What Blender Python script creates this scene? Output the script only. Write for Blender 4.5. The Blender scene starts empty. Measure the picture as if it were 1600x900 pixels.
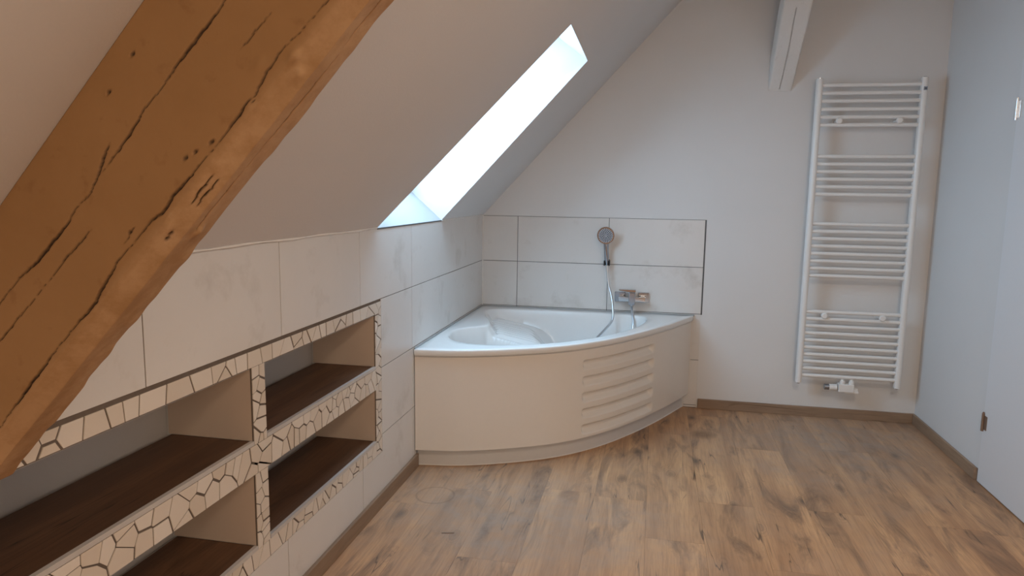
import bpy, bmesh, math, random
import numpy as np
from mathutils import Vector, Matrix

# ------------------------------------------------------------ camera, world, lights, exposure
scn = bpy.context.scene
COL = scn.collection
cam_d = bpy.data.cameras.new('camera'); cam = bpy.data.objects.new('camera', cam_d); COL.objects.link(cam)
cam_d.sensor_width = 36.0; cam_d.lens = 1094.9 * 36 / 1600; cam_d.clip_start = 0.02
cam.matrix_world = Matrix(((0.97947073, -0.04127002, 0.19731667, 1.133892),
                           (0.20108308, 0.13089579, -0.97078931, -4.567169),
                           (0.01423658, 0.99053676, 0.1365073, 1.376174),
                           (0, 0, 0, 1)))
scn.camera = cam
world = bpy.data.worlds.new('sky'); scn.world = world; world.use_nodes = True
bg = world.node_tree.nodes['Background']
bg.inputs['Color'].default_value = (0.55, 0.78, 1.0, 1)
bg.inputs['Strength'].default_value = 9.5

def area(name, loc, target, sx, sy, power, color, portal=False):
    d = bpy.data.lights.new(name, 'AREA'); d.shape = 'RECTANGLE'; d.size = sx; d.size_y = sy
    d.energy = power; d.color = color
    o = bpy.data.objects.new(name, d); COL.objects.link(o); o.location = loc
    o.rotation_euler = (Vector(target) - Vector(loc)).to_track_quat('-Z', 'Y').to_euler()
    if portal: d.cycles.is_portal = True
    return o
# unseen warm fill light added behind the photographer
area('gable_fill', (1.75, -6.9, 1.55), (1.75, 0, 1.3), 1.3, 1.3, 19, (1.0, 0.78, 0.58))
area('overhead_fill', (1.95, -3.45, 2.58), (1.95, -3.45, 0), 0.45, 0.45, 16, (1.0, 0.79, 0.60))  # unseen overhead fill, added to warm the floor, tiles and slope
# sky portal over the roof window
area('skylight_portal', (0.38 - 0.34, -1.3, 1.63 + 0.32), (0.38 + 0.4, -1.3, 1.63 - 0.37), 1.15, 1.1, 1, (1, 1, 1), True)
scn.view_settings.view_transform = 'Standard'; scn.view_settings.look = 'None'
scn.view_settings.gamma = 1; scn.view_settings.use_curve_mapping = False
scn.view_settings.exposure = 0.48

random.seed(7); rng = np.random.default_rng(7)
M = 1.074                                   # roof pitch
ZT = 1.2157                                 # top of the tiling = foot of the slope
W = 2.735                                   # room width
YF = -7.0                                   # gable wall behind the photographer
ZC = 2.62                                   # flat ceiling

# ------------------------------------------------------------ helpers
def tag(o, label=None, cat=None, group=None, kind=None):
    if label: o['label'] = label
    if cat: o['category'] = cat
    if group: o['group'] = group
    if kind: o['kind'] = kind
    return o
def empty(name, loc):
    o = bpy.data.objects.new(name, None); COL.objects.link(o); o.location = loc; o.empty_display_size = 0.05
    return o
def link(name, me, mat=None, parent=None, loc=None):
    o = bpy.data.objects.new(name, me); COL.objects.link(o)
    if mat is not None and len(me.materials) == 0: me.materials.append(mat)
    if parent is not None:
        o.parent = parent
        # meshes are given in world coordinates unless loc is given: cancel the parent's place
        o.matrix_parent_inverse = Matrix.Translation(-absloc(parent))
    if loc is not None: o.location = loc
    return o
def absloc(o):
    v = Vector((0, 0, 0))
    while o is not None:
        v = Vector(o.location) if o.parent is None or True else v
        return v
    return v
def mesh(name, verts, faces, smooth=False):
    me = bpy.data.meshes.new(name); me.from_pydata([tuple(v) for v in verts], [], [tuple(f) for f in faces])
    me.update()
    if smooth: me.shade_smooth()
    return me
class MB:
    def __init__(s): s.v = []; s.f = []
    def add(s, vs, fs):
        n = len(s.v); s.v += [tuple(v) for v in vs]; s.f += [tuple(i + n for i in f) for f in fs]; return s
    def box(s, x0, x1, y0, y1, z0, z1):
        vs = [(x, y, z) for x in (x0, x1) for y in (y0, y1) for z in (z0, z1)]
        return s.add(vs, [(0, 1, 3, 2), (4, 6, 7, 5), (0, 4, 5, 1), (2, 3, 7, 6), (0, 2, 6, 4), (1, 5, 7, 3)])
    def prism(s, poly, fn0, fn1, bev=None):
        """poly of 2D points; fn0/fn1 map them to the two caps"""
        n = len(poly)
        vs = [fn0(p) for p in poly] + [fn1(p) for p in poly]
        return s.add(vs, [tuple(range(n - 1, -1, -1)), tuple(range(n, 2 * n))] + [(i, (i + 1) % n, n + (i + 1) % n, n + i) for i in range(n)])
    def tube(s, pts, rad, n=12, caps=True):
        pts = [Vector(p) for p in pts]; m = len(pts)
        rads = rad if isinstance(rad, (list, tuple)) else [rad] * m
        t = (pts[1] - pts[0]).normalized(); u = t.orthogonal().normalized()
        vs = []
        for i, p in enumerate(pts):
            t = (pts[min(i + 1, m - 1)] - pts[max(i - 1, 0)]).normalized()
            u = (u - t * u.dot(t)).normalized(); w = t.cross(u)
            for k in range(n):
                a = 2 * math.pi * k / n; vs.append(p + (u * math.cos(a) + w * math.sin(a)) * rads[i])
        fs = [(i * n + k, i * n + (k + 1) % n, (i + 1) * n + (k + 1) % n, (i + 1) * n + k) for i in range(m - 1) for k in range(n)]
        if caps: fs += [tuple(range(n - 1, -1, -1)), tuple(range((m - 1) * n, m * n))]
        return s.add(vs, fs)
    def build(s, name, mat, parent=None, smooth=False, bevel=0, seg=2):
        me = mesh(name, s.v, s.f)
        bm = bmesh.new(); bm.from_mesh(me); bmesh.ops.recalc_face_normals(bm, faces=bm.faces)
        if bevel:
            es = [e for e in bm.edges if len(e.link_faces) == 2 and e.calc_face_angle(0) > 0.6]
            bmesh.ops.bevel(bm, geom=es, offset=bevel, segments=seg, affect='EDGES', profile=0.5)
        bm.to_mesh(me); bm.free()
        if smooth:
            me.shade_smooth()
            try: me.set_sharp_from_angle(angle=math.radians(40))
            except Exception: pass
        return link(name, me, mat, parent)
def catmull(pts, n, closed=False):
    P = [np.array(p, float) for p in pts]; out = []; m = len(P)
    segs = m if closed else m - 1
    for i in range(segs):
        p0 = P[(i - 1) % m] if closed or i > 0 else 2 * P[0] - P[1]
        p1 = P[i]; p2 = P[(i + 1) % m]
        p3 = P[(i + 2) % m] if closed or i + 2 < m else 2 * P[-1] - P[-2]
        for k in range(n):
            t = k / n
            out.append(0.5 * (2 * p1 + (p2 - p0) * t + (2 * p0 - 5 * p1 + 4 * p2 - p3) * t * t + (3 * p1 - p0 - 3 * p2 + p3) * t ** 3))
    if not closed: out.append(P[-1])
    return out

# ------------------------------------------------------------ materials
class NT:
    def __init__(s, name, rough=0.5, metal=0.0, spec=0.5, color=(0.8, 0.8, 0.8)):
        s.m = bpy.data.materials.new(name); s.m.use_nodes = True; s.t = s.m.node_tree; s.b = s.t.nodes['Principled BSDF']
        s.b.inputs['Roughness'].default_value = rough; s.b.inputs['Metallic'].default_value = metal
        s.b.inputs['Specular IOR Level'].default_value = spec; s.b.inputs['Base Color'].default_value = (*color, 1)
    def n(s, typ, **kw):
        nd = s.t.nodes.new(typ)
        for k, v in kw.items():
            if k.startswith('i_'): nd.inputs[int(k[2:]) if k[2:].isdigit() else k[2:].replace('_', ' ')].default_value = v
            else: setattr(nd, k, v)
        return nd
    def l(s, a, b): s.t.links.new(a, b)
    def pos(s, scale=(1, 1, 1), kind='world', rand=0):
        if kind == 'world': src = s.n('ShaderNodeNewGeometry').outputs['Position']
        else: src = s.n('ShaderNodeTexCoord').outputs['Object']
        if rand:
            oi = s.n('ShaderNodeObjectInfo'); mu = s.n('ShaderNodeVectorMath', operation='SCALE'); mu.inputs[0].default_value = (rand, rand * 1.7, rand * .6)
            s.l(oi.outputs['Random'], mu.inputs['Scale'])
            ad = s.n('ShaderNodeVectorMath', operation='ADD'); s.l(src, ad.inputs[0]); s.l(mu.outputs[0], ad.inputs[1]); src = ad.outputs[0]
        mp = s.n('ShaderNodeVectorMath', operation='MULTIPLY'); mp.inputs[1].default_value = scale
        s.l(src, mp.inputs[0]); return mp.outputs[0]
    def noise(s, vec, scale=1, detail=4, rough=0.55, dist=0):
        nd = s.n('ShaderNodeTexNoise'); nd.inputs['Scale'].default_value = scale; nd.inputs['Detail'].default_value = detail
        nd.inputs['Roughness'].default_value = rough; nd.inputs['Distortion'].default_value = dist
        s.l(vec, nd.inputs['Vector']); return nd.outputs['Fac']
    def ramp(s, fac, stops):
        nd = s.n('ShaderNodeValToRGB'); cr = nd.color_ramp
        while len(cr.elements) < len(stops): cr.elements.new(0.5)
        for e, (p, c) in zip(cr.elements, stops):
            e.position = p; e.color = (*c, 1) if isinstance(c, tuple) else (c, c, c, 1)
        s.l(fac, nd.inputs[0]); return nd.outputs['Color']
    def mix(s, fac, a, b, mode='MIX'):
        nd = s.n('ShaderNodeMix', data_type='RGBA', blend_type=mode)
        for sock, v in ((nd.inputs[0], fac), (nd.inputs[6], a), (nd.inputs[7], b)):
            if isinstance(v, (int, float)): sock.default_value = v
            elif isinstance(v, tuple): sock.default_value = (*v, 1)
            else: s.l(v, sock)
        return nd.outputs[2]
    def math(s, op, a, b=0.0, c=None):
        nd = s.n('ShaderNodeMath', operation=op)
        for i, v in enumerate((a, b, c)):
            if v is None: continue
            if isinstance(v, (int, float)): nd.inputs[i].default_value = v
            else: s.l(v, nd.inputs[i])
        return nd.outputs[0]
    def color(s, sock): s.l(sock, s.b.inputs['Base Color']); return s
    def bump(s, h, strength=0.2, dist=0.002):
        nd = s.n('ShaderNodeBump'); nd.inputs['Strength'].default_value = strength; nd.inputs['Distance'].default_value = dist
        s.l(h, nd.inputs['Height']); s.l(nd.outputs[0], s.b.inputs['Normal']); return s

def paint(name, c, rough=0.85, bump=0.25):
    k = NT(name, rough, spec=0.25)
    v = k.pos(); n = k.noise(v, 1.7, 3)
    k.color(k.mix(n, tuple(x * 0.95 for x in c), tuple(min(1, x * 1.03) for x in c)))
    k.bump(k.noise(v, 160, 3), bump, 0.0015); return k.m
mat_wall = paint('white_wall_paint', (0.74, 0.735, 0.73))
mat_ceil = paint('white_ceiling_paint', (0.70, 0.68, 0.665))
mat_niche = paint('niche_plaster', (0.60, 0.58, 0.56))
k = NT('wall_tile_glaze', 0.32, spec=0.45)
v = k.pos(); v2 = k.pos(kind='object', rand=40)
base = k.mix(k.noise(v2, 2.2, 5, 0.6), (0.66, 0.635, 0.605), (0.76, 0.745, 0.73))
st = k.ramp(k.noise(v, 4.2, 6, 0.62, 0.15), [(0.56, 0.0), (0.72, 0.75)])
k.color(k.mix(st, base, (0.55, 0.52, 0.48)))
k.bump(k.noise(v2, 30, 4), 0.08, 0.002)
mat_tile = k.m
k = NT('mosaic_glaze', 0.38, spec=0.45)
v = k.pos(); oi = k.n('ShaderNodeObjectInfo')
k.color(k.mix(oi.outputs['Random'], (0.66, 0.58, 0.49), (0.76, 0.70, 0.63))); k.bump(k.noise(v, 40, 3), 0.08, 0.002)
mat_mosaic = k.m
k = NT('tile_grout', 0.9, spec=0.2); v = k.pos()
k.color(k.mix(k.noise(v, 60, 4), (0.12, 0.095, 0.078), (0.19, 0.155, 0.13))); mat_grout = k.m
k = NT('pale_grout', 0.9, spec=0.2); v = k.pos()
k.color(k.mix(k.noise(v, 60, 4), (0.12, 0.12, 0.12), (0.18, 0.18, 0.18))); mat_grout2 = k.m
def flat(name, c, rough=0.5, metal=0.0, spec=0.5, var=0.06, sc=40):
    k = NT(name, rough, metal, spec); v = k.pos()
    k.color(k.mix(k.noise(v, sc, 3), tuple(x * (1 - var) for x in c), tuple(min(1, x * (1 + var)) for x in c))); return k.m
mat_acrylic = flat('white_sanitary_acrylic', (0.80, 0.80, 0.79), 0.14, 0, 0.5, 0.01)
mat_panel = flat('cream_acrylic_panel', (0.78, 0.73, 0.67), 0.22, 0, 0.45, 0.015)
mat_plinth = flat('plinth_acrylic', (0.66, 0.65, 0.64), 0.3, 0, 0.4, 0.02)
mat_seal = flat('grey_silicone', (0.33, 0.34, 0.34), 0.6)
mat_wseal = flat('white_silicone', (0.78, 0.76, 0.73), 0.5)
mat_enamel = flat('white_radiator_enamel', (0.83, 0.83, 0.82), 0.3, 0, 0.5, 0.01)
mat_chrome = flat('chrome', (0.62, 0.64, 0.67), 0.12, 1.0, 0.5, 0.02)
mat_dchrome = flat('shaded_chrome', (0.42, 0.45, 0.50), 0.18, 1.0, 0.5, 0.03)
mat_hose = flat('silver_hose', (0.62, 0.65, 0.68), 0.28, 0.85, 0.5, 0.03)
mat_black = flat('black_plastic', (0.02, 0.02, 0.022), 0.4)
mat_face = flat('dark_grey_spray_face', (0.10, 0.11, 0.14), 0.35)
mat_nozzle = flat('pale_rubber_nozzle', (0.85, 0.87, 0.9), 0.4)
mat_alu = flat('brushed_edge_trim', (0.60, 0.58, 0.56), 0.45, 0.2, 0.5, 0.05)
mat_door = flat('white_door_lacquer', (0.75, 0.755, 0.77), 0.42, 0, 0.4, 0.01)
mat_hinge = flat('hinge_floor_reflection', (0.30, 0.22, 0.17), 0.4, 0.6)  # brown reflection of the floor put into the hinge colour
mat_hinge2 = flat('hinge_glint', (0.85, 0.85, 0.85), 0.2, 0.9)  # upper hinge made lighter, its glint put into the colour
mat_profile = flat('dark_metal_profile', (0.12, 0.12, 0.12), 0.4, 0.5)
mat_dark = flat('dark_gap', (0.03, 0.025, 0.02), 0.9)

def wood(name, light, mid, dark, crackc, smudge=(0.56, 0.74), knots=True, axis='y', rough=0.45, dust=False, grain=1.0):
    k = NT(name, rough, spec=0.35)
    sw = (lambda a, b, c: (a, b, c)) if axis == 'y' else (lambda a, b, c: (b, a, c))
    R = 53
    v = k.pos(sw(9.5, 0.6, 9), 'object', R); n1 = k.noise(v, 1, 5, 0.6, 0.35)
    col = k.ramp(n1, [(0.36, mid), (0.58, light)])
    v = k.pos(sw(3.2, 3.2, 3.2), 'object', R * 1.3); n0 = k.noise(v, 1, 3)
    col = k.mix(k.ramp(n0, [(0.40, 0.0), (0.66, 0.45)]), col, tuple(m * 0.85 + l * 0.1 for m, l in zip(mid, light)))
    # long dark heartwood smudges
    v = k.pos(sw(8.5, 1.7, 5), 'object', R * 1.9); n2 = k.noise(v, 1, 6, 0.66, 0.8)
    col = k.mix(k.ramp(n2, [(smudge[0], 0.0), (smudge[1], 0.85)]), col, dark)
    # fine grain
    v = k.pos(sw(150, 7, 60), 'object', R * 2.3); n3 = k.noise(v, 1, 4, 0.6)
    col = k.mix(k.ramp(n3, [(0.36, 0.34 * grain), (0.56, 0.0)]), col, tuple(c * 0.62 for c in mid))
    # hairline cracks
    v = k.pos(sw(13, 0.8, 5), 'object', R * 3.1); n4 = k.noise(v, 1, 3, 0.5, 0.5)
    band = k.math('ABSOLUTE', k.math('SUBTRACT', n4, 0.5)); line = k.ramp(band, [(0.0, 1.0), (0.0095, 0.0)])
    v = k.pos(sw(5, 1.9, 5), 'object', R * 0.7); n5 = k.ramp(k.noise(v, 1, 2), [(0.53, 0.0), (0.60, 0.9)])
    col = k.mix(k.math('MULTIPLY', line, n5), col, crackc)
    if knots:
        vo = k.n('ShaderNodeTexVoronoi', feature='F1'); k.l(k.pos(sw(5.2, 2.4, 0.01), 'object', R * 1.1), vo.inputs['Vector'])
        vo.inputs['Scale'].default_value = 1.0
        d = vo.outputs['Distance']
        dd = k.math('ADD', d, k.math('MULTIPLY', k.math('SUBTRACT', k.noise(k.pos((14, 14, 14), 'object', R), 1, 3), 0.5), 0.09))
        col = k.mix(k.ramp(dd, [(0.03, 0.9), (0.085, 0.5), (0.16, 0.0)]), col, tuple(c * 0.75 for c in dark))
        ring = k.math('SINE', k.math('MULTIPLY', dd, 150))
        mk = k.math('MULTIPLY', k.ramp(dd, [(0.08, 0.0), (0.11, 0.35), (0.27, 0.0)]), k.math('MAXIMUM', ring, 0.0))
        col = k.mix(mk, col, dark)
    oi = k.n('ShaderNodeObjectInfo')
    col = k.mix(1.0, col, k.ramp(oi.outputs['Random'], [(0.0, (0.94, 0.935, 0.93)), (0.5, (1.0, 1.0, 0.99)), (1.0, (1.05, 1.04, 1.02))]), 'MULTIPLY')
    if dust:
        w = k.pos(); n = k.noise(w, 1.25, 7, 0.7, 0.4)
        # builders' dust trodden in along the tub and the far wall
        def blob(cx, cy, r0, r1, amp, sc=(1, 1)):
            sb = k.n('ShaderNodeVectorMath', operation='SUBTRACT'); k.l(w, sb.inputs[0]); sb.inputs[1].default_value = (cx, cy, 0)
            ml = k.n('ShaderNodeVectorMath', operation='MULTIPLY'); k.l(sb.outputs[0], ml.inputs[0]); ml.inputs[1].default_value = (sc[0], sc[1], 0)
            ln = k.n('ShaderNodeVectorMath', operation='LENGTH'); k.l(ml.outputs[0], ln.inputs[0]); return k.ramp(ln.outputs['Value'], [(r0, amp), (r1, 0.0)]), ln.outputs['Value']
        a1, _ = blob(0.55, -1.75, 0.15, 0.95, 0.62); a2, _ = blob(2.15, -0.40, 0.2, 1.0, 0.55)
        m = k.math('ADD', k.ramp(n, [(0.46, 0.0), (0.68, 0.35)]), k.math('ADD', a1, a2))
        col = k.mix(k.math('MINIMUM', k.math('MULTIPLY', m, k.ramp(k.noise(w, 9, 7, 0.72), [(0.3, 0.35), (0.65, 1.0)])), 0.72), col, (0.37, 0.30, 0.25))
        # a ring left by a bucket and a brown spot in front of the tub
        _, d1 = blob(0.20, -1.66, 0, 1, 1)
        col = k.mix(k.ramp(d1, [(0.079, 0.0), (0.086, 0.32), (0.093, 0.0)]), col, (0.10, 0.06, 0.045))
        sp, _ = blob(1.45, -0.525, 0.03, 0.085, 0.55); col = k.mix(sp, col, (0.12, 0.065, 0.035))
        r = k.math('ADD', k.math('MULTIPLY', m, 0.35), rough); k.l(k.math('MINIMUM', r, 0.9), k.b.inputs['Roughness'])
    k.color(col); k.bump(n3, 0.12, 0.0008)
    return k.m
mat_floor = wood('knotty_oak_laminate', (0.64, 0.365, 0.185), (0.43, 0.232, 0.118), (0.135, 0.080, 0.052), (0.055, 0.032, 0.02), smudge=(0.51, 0.68), dust=True)
mat_shelf = wood('dark_oak_board', (0.145, 0.072, 0.038), (0.085, 0.042, 0.023), (0.030, 0.017, 0.011), (0.015, 0.01, 0.008), knots=False, rough=0.5)
mat_base_y = wood('oak_skirting_lengthwise', (0.36, 0.25, 0.17), (0.28, 0.19, 0.13), (0.18, 0.12, 0.085), (0.12, 0.07, 0.04), (0.62, 0.85), False)
mat_base_x = wood('oak_skirting_crosswise', (0.36, 0.25, 0.17), (0.28, 0.19, 0.13), (0.18, 0.12, 0.085), (0.12, 0.07, 0.04), (0.62, 0.85), False, axis='x')

# painted timber: colour + crack attribute that puts the cracks' shade into the colour
def timber(name, a, b, spot):
    k = NT(name, 0.62, spec=0.3)
    v = k.pos(); n = k.noise(v, 7, 6, 0.62, 0.3); col = k.mix(n, a, b)
    col = k.mix(k.ramp(k.noise(v, 26, 4), [(0.62, 0.0), (0.72, 0.35)]), col, spot)
    at = k.n('ShaderNodeAttribute', attribute_name='crack'); wt = k.n('ShaderNodeAttribute', attribute_name='wane')
    col = k.mix(k.math('MULTIPLY', wt.outputs['Fac'], k.ramp(k.noise(v, 18, 5, 0.7), [(0.35, 0.25), (0.6, 1.0)])), col, tuple(min(1, x * 1.1 + y) for x, y in zip(b, (0.08, 0.08, 0.07))))
    col = k.mix(at.outputs['Fac'], col, (0.045, 0.024, 0.012)); k.color(col)
    k.bump(k.math('ADD', k.noise(v, 70, 5, 0.6), k.math('MULTIPLY', k.noise(v, 14, 3), 0.3)), 0.22, 0.0015); return k.m
mat_beam = timber('cream_glazed_timber', (0.31, 0.168, 0.067), (0.40, 0.226, 0.10), (0.22, 0.10, 0.042))
mat_beam2 = timber('white_painted_timber', (0.70, 0.69, 0.67), (0.78, 0.77, 0.75), (0.6, 0.58, 0.55))

# ------------------------------------------------------------ setting
# floor: sub-base and planks
floor = tag(MB().box(-0.02, W + 0.02, YF, 0.02, -0.08, -0.0085).build('floor', mat_dark), kind='structure')
PW = 0.2335; PL = 1.285; GAP = 0.0003
def plank_mesh(w, l):
    bm = MB(); bm.box(-w / 2, w / 2, -l / 2, l / 2, -0.008, 0)
    me = mesh('plank', bm.v, bm.f); me.materials.append(mat_floor); return me
full = plank_mesh(PW - 2 * GAP, PL - 2 * GAP); cache = {}
joint0 = {4: -1.50, 5: -1.846}
for c in range(0, 13):
    x0 = 1.143 + PW * (c - 5); x1 = x0 + PW
    a, b = max(x0, 0.001), min(x1, W - 0.001)
    if b - a < 0.01: continue
    y = joint0.get(c, -random.uniform(0.1, PL))
    while y < 0: y += PL
    while y > YF:
        ya, yb = max(y - PL, YF), min(y, -0.001)
        if yb - ya > 0.02:
            fullp = (b - a > PW - 1e-4) and (yb - ya > PL - 1e-4)
            me = full if fullp else plank_mesh(b - a - 2 * GAP, yb - ya - 2 * GAP)
            p = link('plank', me); p.parent = floor; p.location = ((a + b) / 2, (ya + yb) / 2, 0)
        y -= PL

# back wall
wall_back = tag(MB().box(-0.30, W + 0.15, 0.012, 0.20, -0.08, 2.9).build('wall_back', mat_wall), kind='structure')
# the painted face to the right of the tiles is flush with them
MB().box(1.446, W, 0.0, 0.012, 0, 2.9).build('plaster_face', mat_wall, wall_back)
MB().box(0.0, 1.446, 0.0005, 0.012, ZT + 0.001, 2.9).build('plaster_face', mat_wall, wall_back)
MB().box(1.4379, 1.446, 0.0, 0.0025, 0.0, 0.612).build('plaster_face', mat_wall, wall_back)
MB().box(0.0, 1.4455, 0.0025, 0.012, 0.0, ZT).build('grout_bed', mat_grout2, wall_back)
def tile_yz(y0, y1, z0, z1, parent, g=0.0017, mat=None):
    """tile on the left wall, face at x=0"""
    me = MB().box(-0.0035, 0.0, y0 + g, y1 - g, z0 + g, z1 - g).build('tile', mat or mat_tile, parent, bevel=0.0006, seg=1)
    return me
for r in range(5):
    z1 = ZT - 0.3 * r; z0 = max(z1 - 0.3, 0.0)
    for xa, xb in ((0.002, 0.2395), (0.2395, 0.8395), (0.8395, 1.4395)):
        if z1 - z0 < 0.01: continue
        g = 0.0018
        MB().box(xa + g, xb - g, -0.0, 0.0035, z0 + g, z1 - g).build('tile', mat_tile, wall_back, bevel=0.0006, seg=1)
MB().box(1.4395, 1.4465, -0.0012, 0.003, 0.612, ZT).build('edge_profile', mat_grout2, wall_back)

# right wall with door
wall_right = tag(MB().box(W, W + 0.15, YF, 0.02, -0.08, 2.9).build('wall_right', mat_wall), kind='structure')
wall_front = tag(MB().box(-0.3, W + 0.15, YF - 0.2, YF, -0.08, 2.9).build('wall_front', mat_wall), kind='structure')
door = tag(MB().box(W - 0.012, W + 0.0, -1.77, -0.905, 0.006, 2.0).build('door_1', mat_door, bevel=0.002), kind='structure')
door['label'] = 'flush white door in the right wall'
for z0, z1, m_, lb in ((0.262, 0.35, mat_hinge, 'brownish lower hinge'), (1.73, 1.825, mat_hinge2, 'bright upper hinge')):
    h = MB()
    h.tube([(W - 0.017, -0.912, z0), (W - 0.017, -0.912, z1)], 0.0065, 10)
    h.tube([(W - 0.017, -0.912, z1), (W - 0.017, -0.912, z1 + 0.006)], 0.0045, 8)
    h.box(W - 0.0135, W - 0.012, -0.945, -0.912, z0 + 0.01, z1 - 0.01)
    h.build('door_hinge', m_, door, smooth=True)['label'] = lb
# dark gap below the leaf
# skirting boards
def skirting(name, poly_xy, mat, h=0.062):
    b = MB(); b.prism(poly_xy, lambda p: (p[0], p[1], 0.0), lambda p: (p[0], p[1], h)); o = b.build(name, mat, bevel=0.002, seg=1)
    return tag(o, kind='structure')
skirting('baseboard_back', [(1.446, 0), (W, 0), (W - 0.015, -0.015), (1.446, -0.015)], mat_base_x)
skirting('baseboard_right', [(W, 0), (W, -0.880), (W - 0.015, -0.872), (W - 0.015, -0.015)], mat_base_y)
skirting('baseboard_right', [(W, YF), (W, -1.80), (W - 0.015, -1.80), (W - 0.015, YF)], mat_base_y)
skirting('baseboard_left', [(0.0, -1.352), (0.0, YF), (0.015, YF), (0.015, -1.352)], mat_base_y, 0.066)
skirting('baseboard_front', [(0.015, YF), (W - 0.015, YF), (W - 0.015, YF + 0.015), (0.015, YF + 0.015)], mat_base_x)

# sloped ceiling + flat ceiling with the roof window shaft
sx = lambda x, off=0.0: (x - 0.7317 * off, ZT + 0.002 + M * x + 0.6814 * off)      # point of the slope, off = outwards
XC = (ZC - ZT - 0.002) / M
TH = 0.30
cb = MB()
O = dict(BL=(0.0, -1.822), BR=(0.0, -0.928), TR=(0.762, -0.900), TL=(0.768, -1.656))     # inner opening (x along slope, y)
U = dict(BL=(0.0, -1.77), BR=(0.0, -0.955), TR=(0.74, -0.955), TL=(0.74, -1.70))         # outer opening
def P3(x, y, off): a = sx(x, off); return (a[0], y, a[1])
def ring(x0, x1, y0, y1, o, off):
    return [P3(x0, y0, off), P3(x1, y0, off), P3(x1, y1, off), P3(x0, y1, off), P3(*o['BL'], off), P3(*o['TL'], off), P3(*o['TR'], off), P3(*o['BR'], off)]
inner = ring(0, XC, YF, 0.0, O, 0); outer = ring(0, XC + 0.35, YF, 0.0, U, TH)
# faces between outline (0..3: BLy0, Ty0, Ty1, By1) and hole (4..7: BL, TL, TR, BR)
fi = [(0, 1, 5, 4), (1, 2, 6, 5), (2, 3, 7, 6)]
cb.add(inner + outer, fi + [tuple(8 + i for i in reversed(f)) for f in fi] + [(0, 4, 12, 8), (7, 3, 11, 15), (4, 5, 13, 12), (5, 6, 14, 13), (6, 7, 15, 14), (4, 7, 15, 12), (0, 8, 9, 1), (2, 10, 11, 3)])
# wedge closing the eaves above the masonry
e0 = P3(0, YF, TH); 
cb.prism([(0, ZT + 0.002), (e0[0], e0[2]), (-0.32, ZT + 0.2), (-0.32, ZT + 0.002)], lambda p: (p[0], YF, p[1]), lambda p: (p[0], 0.0, p[1]))
# flat part
cb.box(XC, W + 0.15, YF, 0.02, ZC, ZC + 0.25)
ceiling = tag(cb.build('ceiling', mat_ceil), kind='structure')
# roof window: frame and pane near the outer face
win = tag(empty('window_1', (P3(0.4, -1.3, TH - 0.03))), kind='structure')
def bar(x0, x1, y0, y1, o0, o1, mat, name):
    b = MB(); vs = []
    for x in (x0, x1):
        for y in (y0, y1):
            for o_ in (o0, o1): vs.append(P3(x, y, o_))
    b.add(vs, [(0, 1, 3, 2), (4, 6, 7, 5), (0, 4, 5, 1), (2, 3, 7, 6), (0, 2, 6, 4), (1, 5, 7, 3)]); return b.build(name, mat, win, bevel=0.002, seg=1)
k = NT('window_glass', 0.0)
tr = k.n('ShaderNodeBsdfTransparent'); tr.inputs[0].default_value = (0.92, 0.96, 0.98, 1); gl = k.n('ShaderNodeBsdfGlossy'); gl.inputs['Roughness'].default_value = 0.02
mx = k.n('ShaderNodeMixShader'); mx.inputs[0].default_value = 0.06
k.l(tr.outputs[0], mx.inputs[1]); k.l(gl.outputs[0], mx.inputs[2]); k.l(mx.outputs[0], k.t.nodes['Material Output'].inputs['Surface'])
mat_glass = k.m
fy0, fy1, fx1, fw = -1.775, -0.95, 0.745, 0.035
bar(-0.005, fw, fy0, fy1, TH - 0.05, TH + 0.01, mat_enamel, 'window_frame')
bar(fx1 - fw, fx1, fy0, fy1, TH - 0.05, TH + 0.01, mat_enamel, 'window_frame')
bar(fw, fx1 - fw, fy0, fy0 + fw, TH - 0.05, TH + 0.01, mat_enamel, 'window_frame')
bar(fw, fx1 - fw, fy1 - fw, fy1, TH - 0.05, TH + 0.01, mat_enamel, 'window_frame')
bar(fw - 0.01, fx1 - fw + 0.01, fy0 + fw - 0.01, fy1 - fw + 0.01, TH - 0.02, TH - 0.012, mat_glass, 'window_pane')
# thin metal profile on the tile edge under the opening; caulked bead elsewhere along the slope's foot
tag(MB().box(-0.004, 0.0025, -1.822, -0.928, ZT - 0.004, ZT + 0.002).build('trim_1', mat_profile), kind='structure')
for n_, (ya, yb) in enumerate(((YF, -1.83), (-0.925, -0.0))):
    pts = [(0.002, ya + (yb - ya) * i / 60, ZT + 0.001 + 0.0015 * math.sin(i * 1.3 + n_)) for i in range(61)]
    tag(MB().tube(pts, [0.004 + 0.0015 * math.sin(i * 2.1) for i in range(61)], 6).build('trim_%d' % (n_ + 2), mat_wseal, smooth=True), kind='structure')
tag(MB().box(0.0, 0.006, -0.006, 0.0, 0.612, ZT).build('trim_4', mat_wseal), kind='structure')

# left knee wall with four niches
NIN = [(-3.65, -2.772, 0.635, 0.850), (-2.702, -1.853, 0.635, 0.857), (-3.65, -2.772, 0.307, 0.533), (-2.702, -1.853, 0.307, 0.530)]
ya_, yb_ = -3.65, -1.853
ND = 0.285
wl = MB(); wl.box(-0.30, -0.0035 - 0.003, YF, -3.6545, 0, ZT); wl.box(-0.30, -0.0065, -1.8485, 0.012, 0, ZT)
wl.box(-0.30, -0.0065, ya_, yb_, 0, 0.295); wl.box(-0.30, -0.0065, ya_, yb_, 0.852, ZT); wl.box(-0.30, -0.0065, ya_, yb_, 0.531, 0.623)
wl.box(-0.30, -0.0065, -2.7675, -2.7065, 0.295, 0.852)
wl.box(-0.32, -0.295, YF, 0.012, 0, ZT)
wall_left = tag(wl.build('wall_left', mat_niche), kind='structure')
gr = MB()
gx = (-0.0064, -0.0022)
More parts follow.
